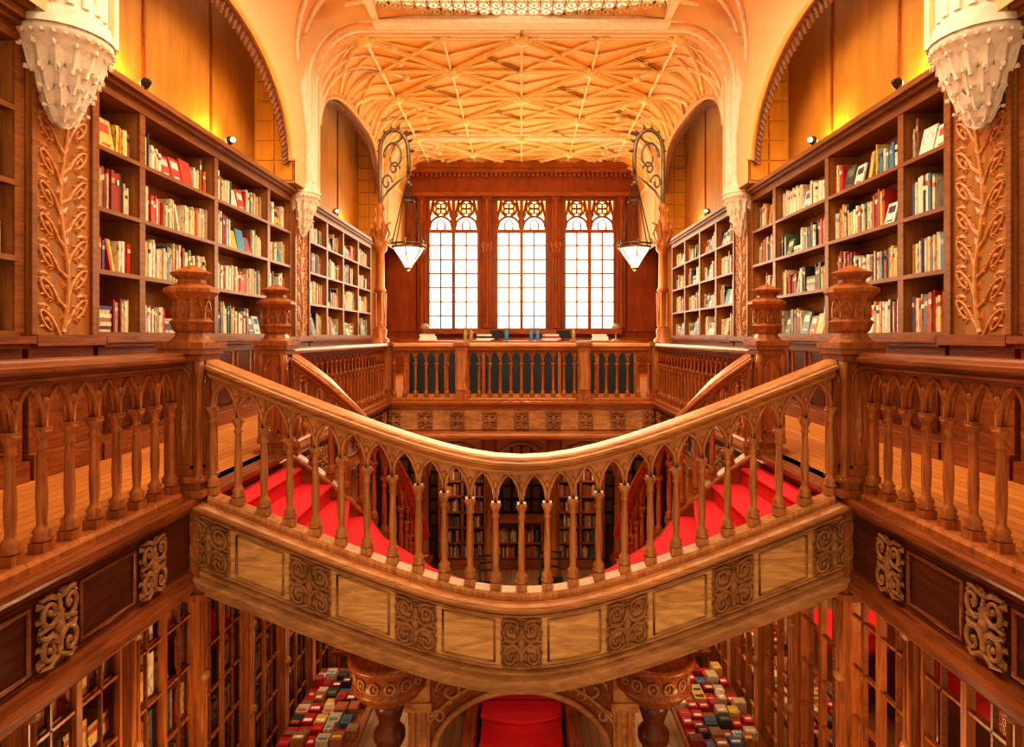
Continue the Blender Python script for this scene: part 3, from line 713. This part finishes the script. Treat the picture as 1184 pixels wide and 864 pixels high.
# ------------------------------------------------------------------ ground floor cabinets
def glassmat():
    m=bpy.data.materials.new('cabinet_glass'); m.use_nodes=True; nt=m.node_tree; nt.nodes.clear()
    o=nt.nodes.new('ShaderNodeOutputMaterial'); mx=nt.nodes.new('ShaderNodeMixShader'); t=nt.nodes.new('ShaderNodeBsdfTransparent'); g=nt.nodes.new('ShaderNodeBsdfGlossy')
    t.inputs[0].default_value=(1,.97,.92,1); g.inputs['Roughness'].default_value=.05; g.inputs[0].default_value=(1,.9,.75,1)
    f=nt.nodes.new('ShaderNodeFresnel'); f.inputs[0].default_value=1.35; ns=nt.nodes.new('ShaderNodeTexNoise'); ns.inputs['Scale'].default_value=1.5; bp=nt.nodes.new('ShaderNodeBump'); bp.inputs['Strength'].default_value=.15
    nt.links.new(ns.outputs['Fac'],bp.inputs['Height']); nt.links.new(bp.outputs['Normal'],g.inputs['Normal'])
    nt.links.new(f.outputs[0],mx.inputs[0]); nt.links.new(t.outputs[0],mx.inputs[1]); nt.links.new(g.outputs[0],mx.inputs[2]); nt.links.new(mx.outputs[0],o.inputs[0]); return m
GLS=glassmat()
for sx in(-1,1):
    mb=MB(); bk=MB()
    def B(x0,x1,*r): a,b=sorted((sx*x0,sx*x1)); mb.box(a,b,*r)
    B(3.15,3.2,1.5,10.6,-4,-.66,SHB); B(2.78,3.2,1.5,10.6,-4,-3.75,SH); B(2.74,3.2,1.5,10.6,-.85,-.66,WRY)
    y=1.5
    while y<10.6:
        B(2.76,3.15,y-.05,y+.05,-4,-.7,WRY); B(2.70,2.78,y-.04,y+.04,-4,-.7,WR)
        for q in(-.03,.03): mb.tube([(sx*2.70,y+q,-4),(sx*2.70,y+q,-.7)],.016,WR,6)
        for z in(-.95,-1.75,-2.6): mb.lathe([(.02,-.05),(.05,-.02),(.05,.02),(.02,.05)],(sx*2.70,y,z),ORN,8)
        if y+.9<10.7:
            for q in(.24,.67): B(2.765,2.79,y+q-.008,y+q+.008,-3.75,-.8,WRY)
            B(2.755,2.80,y+.43,y+.48,-3.75,-.8,WR)
            for q in(.06,.85): B(2.755,2.80,y+q-.018,y+q+.018,-3.75,-.8,WR)
            for q0,q1 in((.08,.43),(.48,.83)):
                a=sx*2.784; mb.add([(a,y+q0,-3.72),(a,y+q1,-3.72),(a,y+q1,-.86),(a,y+q0,-.86)],[(0,1,2,3)],GLS)
        y+=.91
    for k in range(7):
        z=-3.72+k*.42; B(2.82,3.15,1.5,10.6,z-.03,z,SH); B(2.765,2.79,1.5,10.6,z-.012,z+.008,WR)
        books(bk,sx,2.83,1.6,10.5,z,.42,LOWP,0,1.25)
    mb.make('glazed_bookcase'); bk.make('cabinet_books')
    for ty in(6.3,8.3,10.4):
        mb=MB(); a,b=sorted((sx*1.75,sx*2.6)); mb.box(a,b,ty,ty+1.6,-3.26,-3.2,WRY)
        for px in(a+.06,b-.06):
            for py in(ty+.08,ty+1.52): mb.lathe([(.05,-4),(.03,-3.9),(.04,-3.6),(.03,-3.3),(.05,-3.26)],(px,py,0),WR,8)
        mb.make('display_table')
        bk=MB()
        yy=ty+.03
        while yy<ty+1.4:
            dy=random.uniform(.13,.2); x0=a+.03
            while x0<b-.14:
                dx=random.uniform(.10,.15); h=random.uniform(.02,.12); k=random.choice([(.40,.015,.01)]*4+[(.55,.4,.28),(.04,.03,.03),(.3,.1,.03),(.5,.36,.22),(.2,.015,.01),(.05,.12,.2),(.6,.35,.06)])
                j=random.uniform(-.012,.012)
                bk.box(x0,x0+dx-.012,yy+j,yy+dy-.02+j,-3.2,-3.2+h,BOOK,k); bk.box(x0+.02,x0+dx-.03,yy+.03,yy+.03+dy*.25,-3.2,-3.197+h,BOOK,random.choice(FACEC)); x0+=dx+.006
            yy+=dy+.008
        bk.make('display_books')
mb=MB(); yb=15.5
mb.box(-4.3,4.3,yb,yb+.15,-4,-.66,WRY)
mb.make('wall_ground_far')
for k,cx in enumerate((-2.6,-1.3,0,1.3,2.6)):
    mb=MB(); mb.box(cx-.5,cx+.5,yb-.03,yb-.01,-3.7,-.95,LOWW)
    for i in range(5): x=cx-.5+i*.25; mb.box(x-.03,x+.03,yb-.08,yb-.03,-3.7,-.95,WD)
    for i in range(9): z=lerp(-3.7,-.95,i/8); mb.box(cx-.5,cx+.5,yb-.08,yb-.03,z-.03,z+.03,WD)
    mb.box(cx-.55,cx+.55,yb-.1,yb-.02,-4,-3.7,WR); mb.make('window_%d'%(k+4))
for cx in(-1.95,-.65,.65,1.95):
    mb=MB(); mb.lathe([(.16,-4),(.16,-3.85),(.09,-3.8),(.08,-2.2),(.075,-1.7),(.12,-1.65),(.1,-1.6),(.17,-1.35),(.19,-1.3),(.19,-.66)],(cx,12.2,0),WR,12); mb.make('carved_column')
mb=MB()
for a_,b_ in((-1.95,-.65),(-.65,.65),(.65,1.95)):
    c=(a_+b_)/2; vs=[];fs=[];ln=[]
    for k in range(17):
        x=lerp(a_+.1,b_-.1,k/16); u=(x-c)/.55; z=-1.5+.5*math.sqrt(max(0,1-u*u))
        vs+=[(x,12.1,z),(x,12.1,-.66),(x,12.3,z),(x,12.3,-.66)]; ln.append((x,12.08,z))
    for k in range(16): q=4*k; fs+=[(q,q+4,q+5,q+1),(q+2,q+3,q+7,q+6),(q,q+2,q+6,q+4)]
    mb.add(vs,fs,WRX); mb.tube(ln,.035,OAKE,6)
mb.make('arcade_arches')
for cx in(-1.3,1.3,-.05):
    hh=-1.75 if abs(cx)>1 else -2.95
    mb=MB(); bk=MB(); mb.box(cx-.5,cx+.5,13.3,13.7,-4,-3.75,WRX); mb.box(cx-.5,cx+.5,13.62,13.7,-3.75,hh,SH)
    for x in(cx-.5,cx,cx+.5): mb.box(x-.03,x+.03,13.3,13.65,-3.75,hh,WR)
    mb.box(cx-.55,cx+.55,13.25,13.7,hh,hh+.08,WRX)
    for k in range(6):
        z=-3.75+k*.34
        if z>hh-.3: break
        mb.box(cx-.5,cx+.5,13.3,13.65,z-.02,z+.01,WRX)
        x=cx-.46
        while x<cx+.42:
            w=random.uniform(.025,.06)
            if abs(x+w/2-cx)>.06: bk.box(x,x+w*.9,13.36,13.6,z+.01,z+random.uniform(.2,.28),BOOK,random.choice(LOWP))
            x+=w
    mb.make('ground_bookcase'); bk.make('cabinet_books')
for cx,cy in((-.6,11.2),(.55,11.4)):
    mb=MB()
    for dx in(-.2,.2):
        for dy in(-.2,.2): mb.tube([(cx+dx*1.1,cy+dy*1.1,-3.995),(cx+dx*.9,cy+dy*.9,-3.52)],.022,BLACK,6)
        mb.tube([(cx+dx*.9,cy+.2,-3.5),(cx+dx,cy+.26,-3.0)],.02,BLACK,6)
    mb.box(cx-.23,cx+.23,cy-.22,cy+.22,-3.53,-3.48,BLACK)
    for z in(-3.3,-3.15,-3.02): mb.tube([(cx-.2,cy+.24,z),(cx,cy+.29,z),(cx+.2,cy+.24,z)],.018,BLACK,6)
    mb.make('chair')
# ------------------------------------------------------------------ lights
def area(name,loc,rot,sx,sy,e,c):
    l=bpy.data.lights.new(name,'AREA'); l.shape='RECTANGLE'; l.size=sx; l.size_y=sy; l.energy=e; l.color=c; o=bpy.data.objects.new(name,l); o.location=loc; o.rotation_euler=rot; S.collection.objects.link(o); return o
def point(name,loc,e,c,r=.1):
    l=bpy.data.lights.new(name,'POINT'); l.energy=e; l.color=c; l.shadow_soft_size=r; o=bpy.data.objects.new(name,l); o.location=loc; S.collection.objects.link(o); return o
area('skylight_light',(0,6.6,6.35),(0,0,0),4.2,6.5,400,(1,.81,.56))
area('window_light',(0,18.6,3.3),(-pi/2,0,0),5.5,3.8,300,(1,.85,.56))
for sx in(-1,1):
    for y,e in((6.3,80),(8.3,65)): point('cove_lamp',(sx*4.13,y,3.8),e,(1,.62,.15),.06)
    for y in(12.0,14.5): point('cove_lamp',(sx*4.13,y,3.8),34,(1,.62,.17),.06)
    point('lantern_light',(sx*1.98,YB,2.15),30,(1,.66,.3),.1)
    for y in(4.3,9.2): point('ground_fill',(sx*1.9,y,-1.7),34,(1,.68,.36),.15)  # added fill for the lower floor, invisible points without fixtures
point('rear_ceiling_fill',(0,14.2,3.4),160,(1,.76,.34),.4)  # added fill to brighten the back vault, no lamp hangs here
point('portal_fill',(0,6.1,-2.3),14,(1,.75,.5),.1)  # added fill that lifts the red steps inside the arch
for x in(-1.5,1.5): point('ground_rear_fill',(x,12.8,-1.3),22,(1,.62,.28),.15)  # added invisible fill for the far end of the ground floor
w=bpy.data.worlds.new('World'); S.world=w; w.use_nodes=True; bg=w.node_tree.nodes['Background']; bg.inputs[0].default_value=(1,.76,.49,1); bg.inputs[1].default_value=1.15
cd=bpy.data.cameras.new('Camera'); cam=bpy.data.objects.new('Camera',cd); S.collection.objects.link(cam); S.camera=cam
cam.location=(0,0,1.12); cam.rotation_euler=(pi/2,0,0); cd.sensor_width=36; cd.lens=700/1184*36; cd.shift_x=-11/1184; cd.shift_y=-42/1184; cd.clip_start=.05
S.view_settings.view_transform='Standard'
for lk in ('Medium High Contrast','None'):
    try: S.view_settings.look=lk; print('LOOK',lk); break
    except Exception as ex: print(ex)
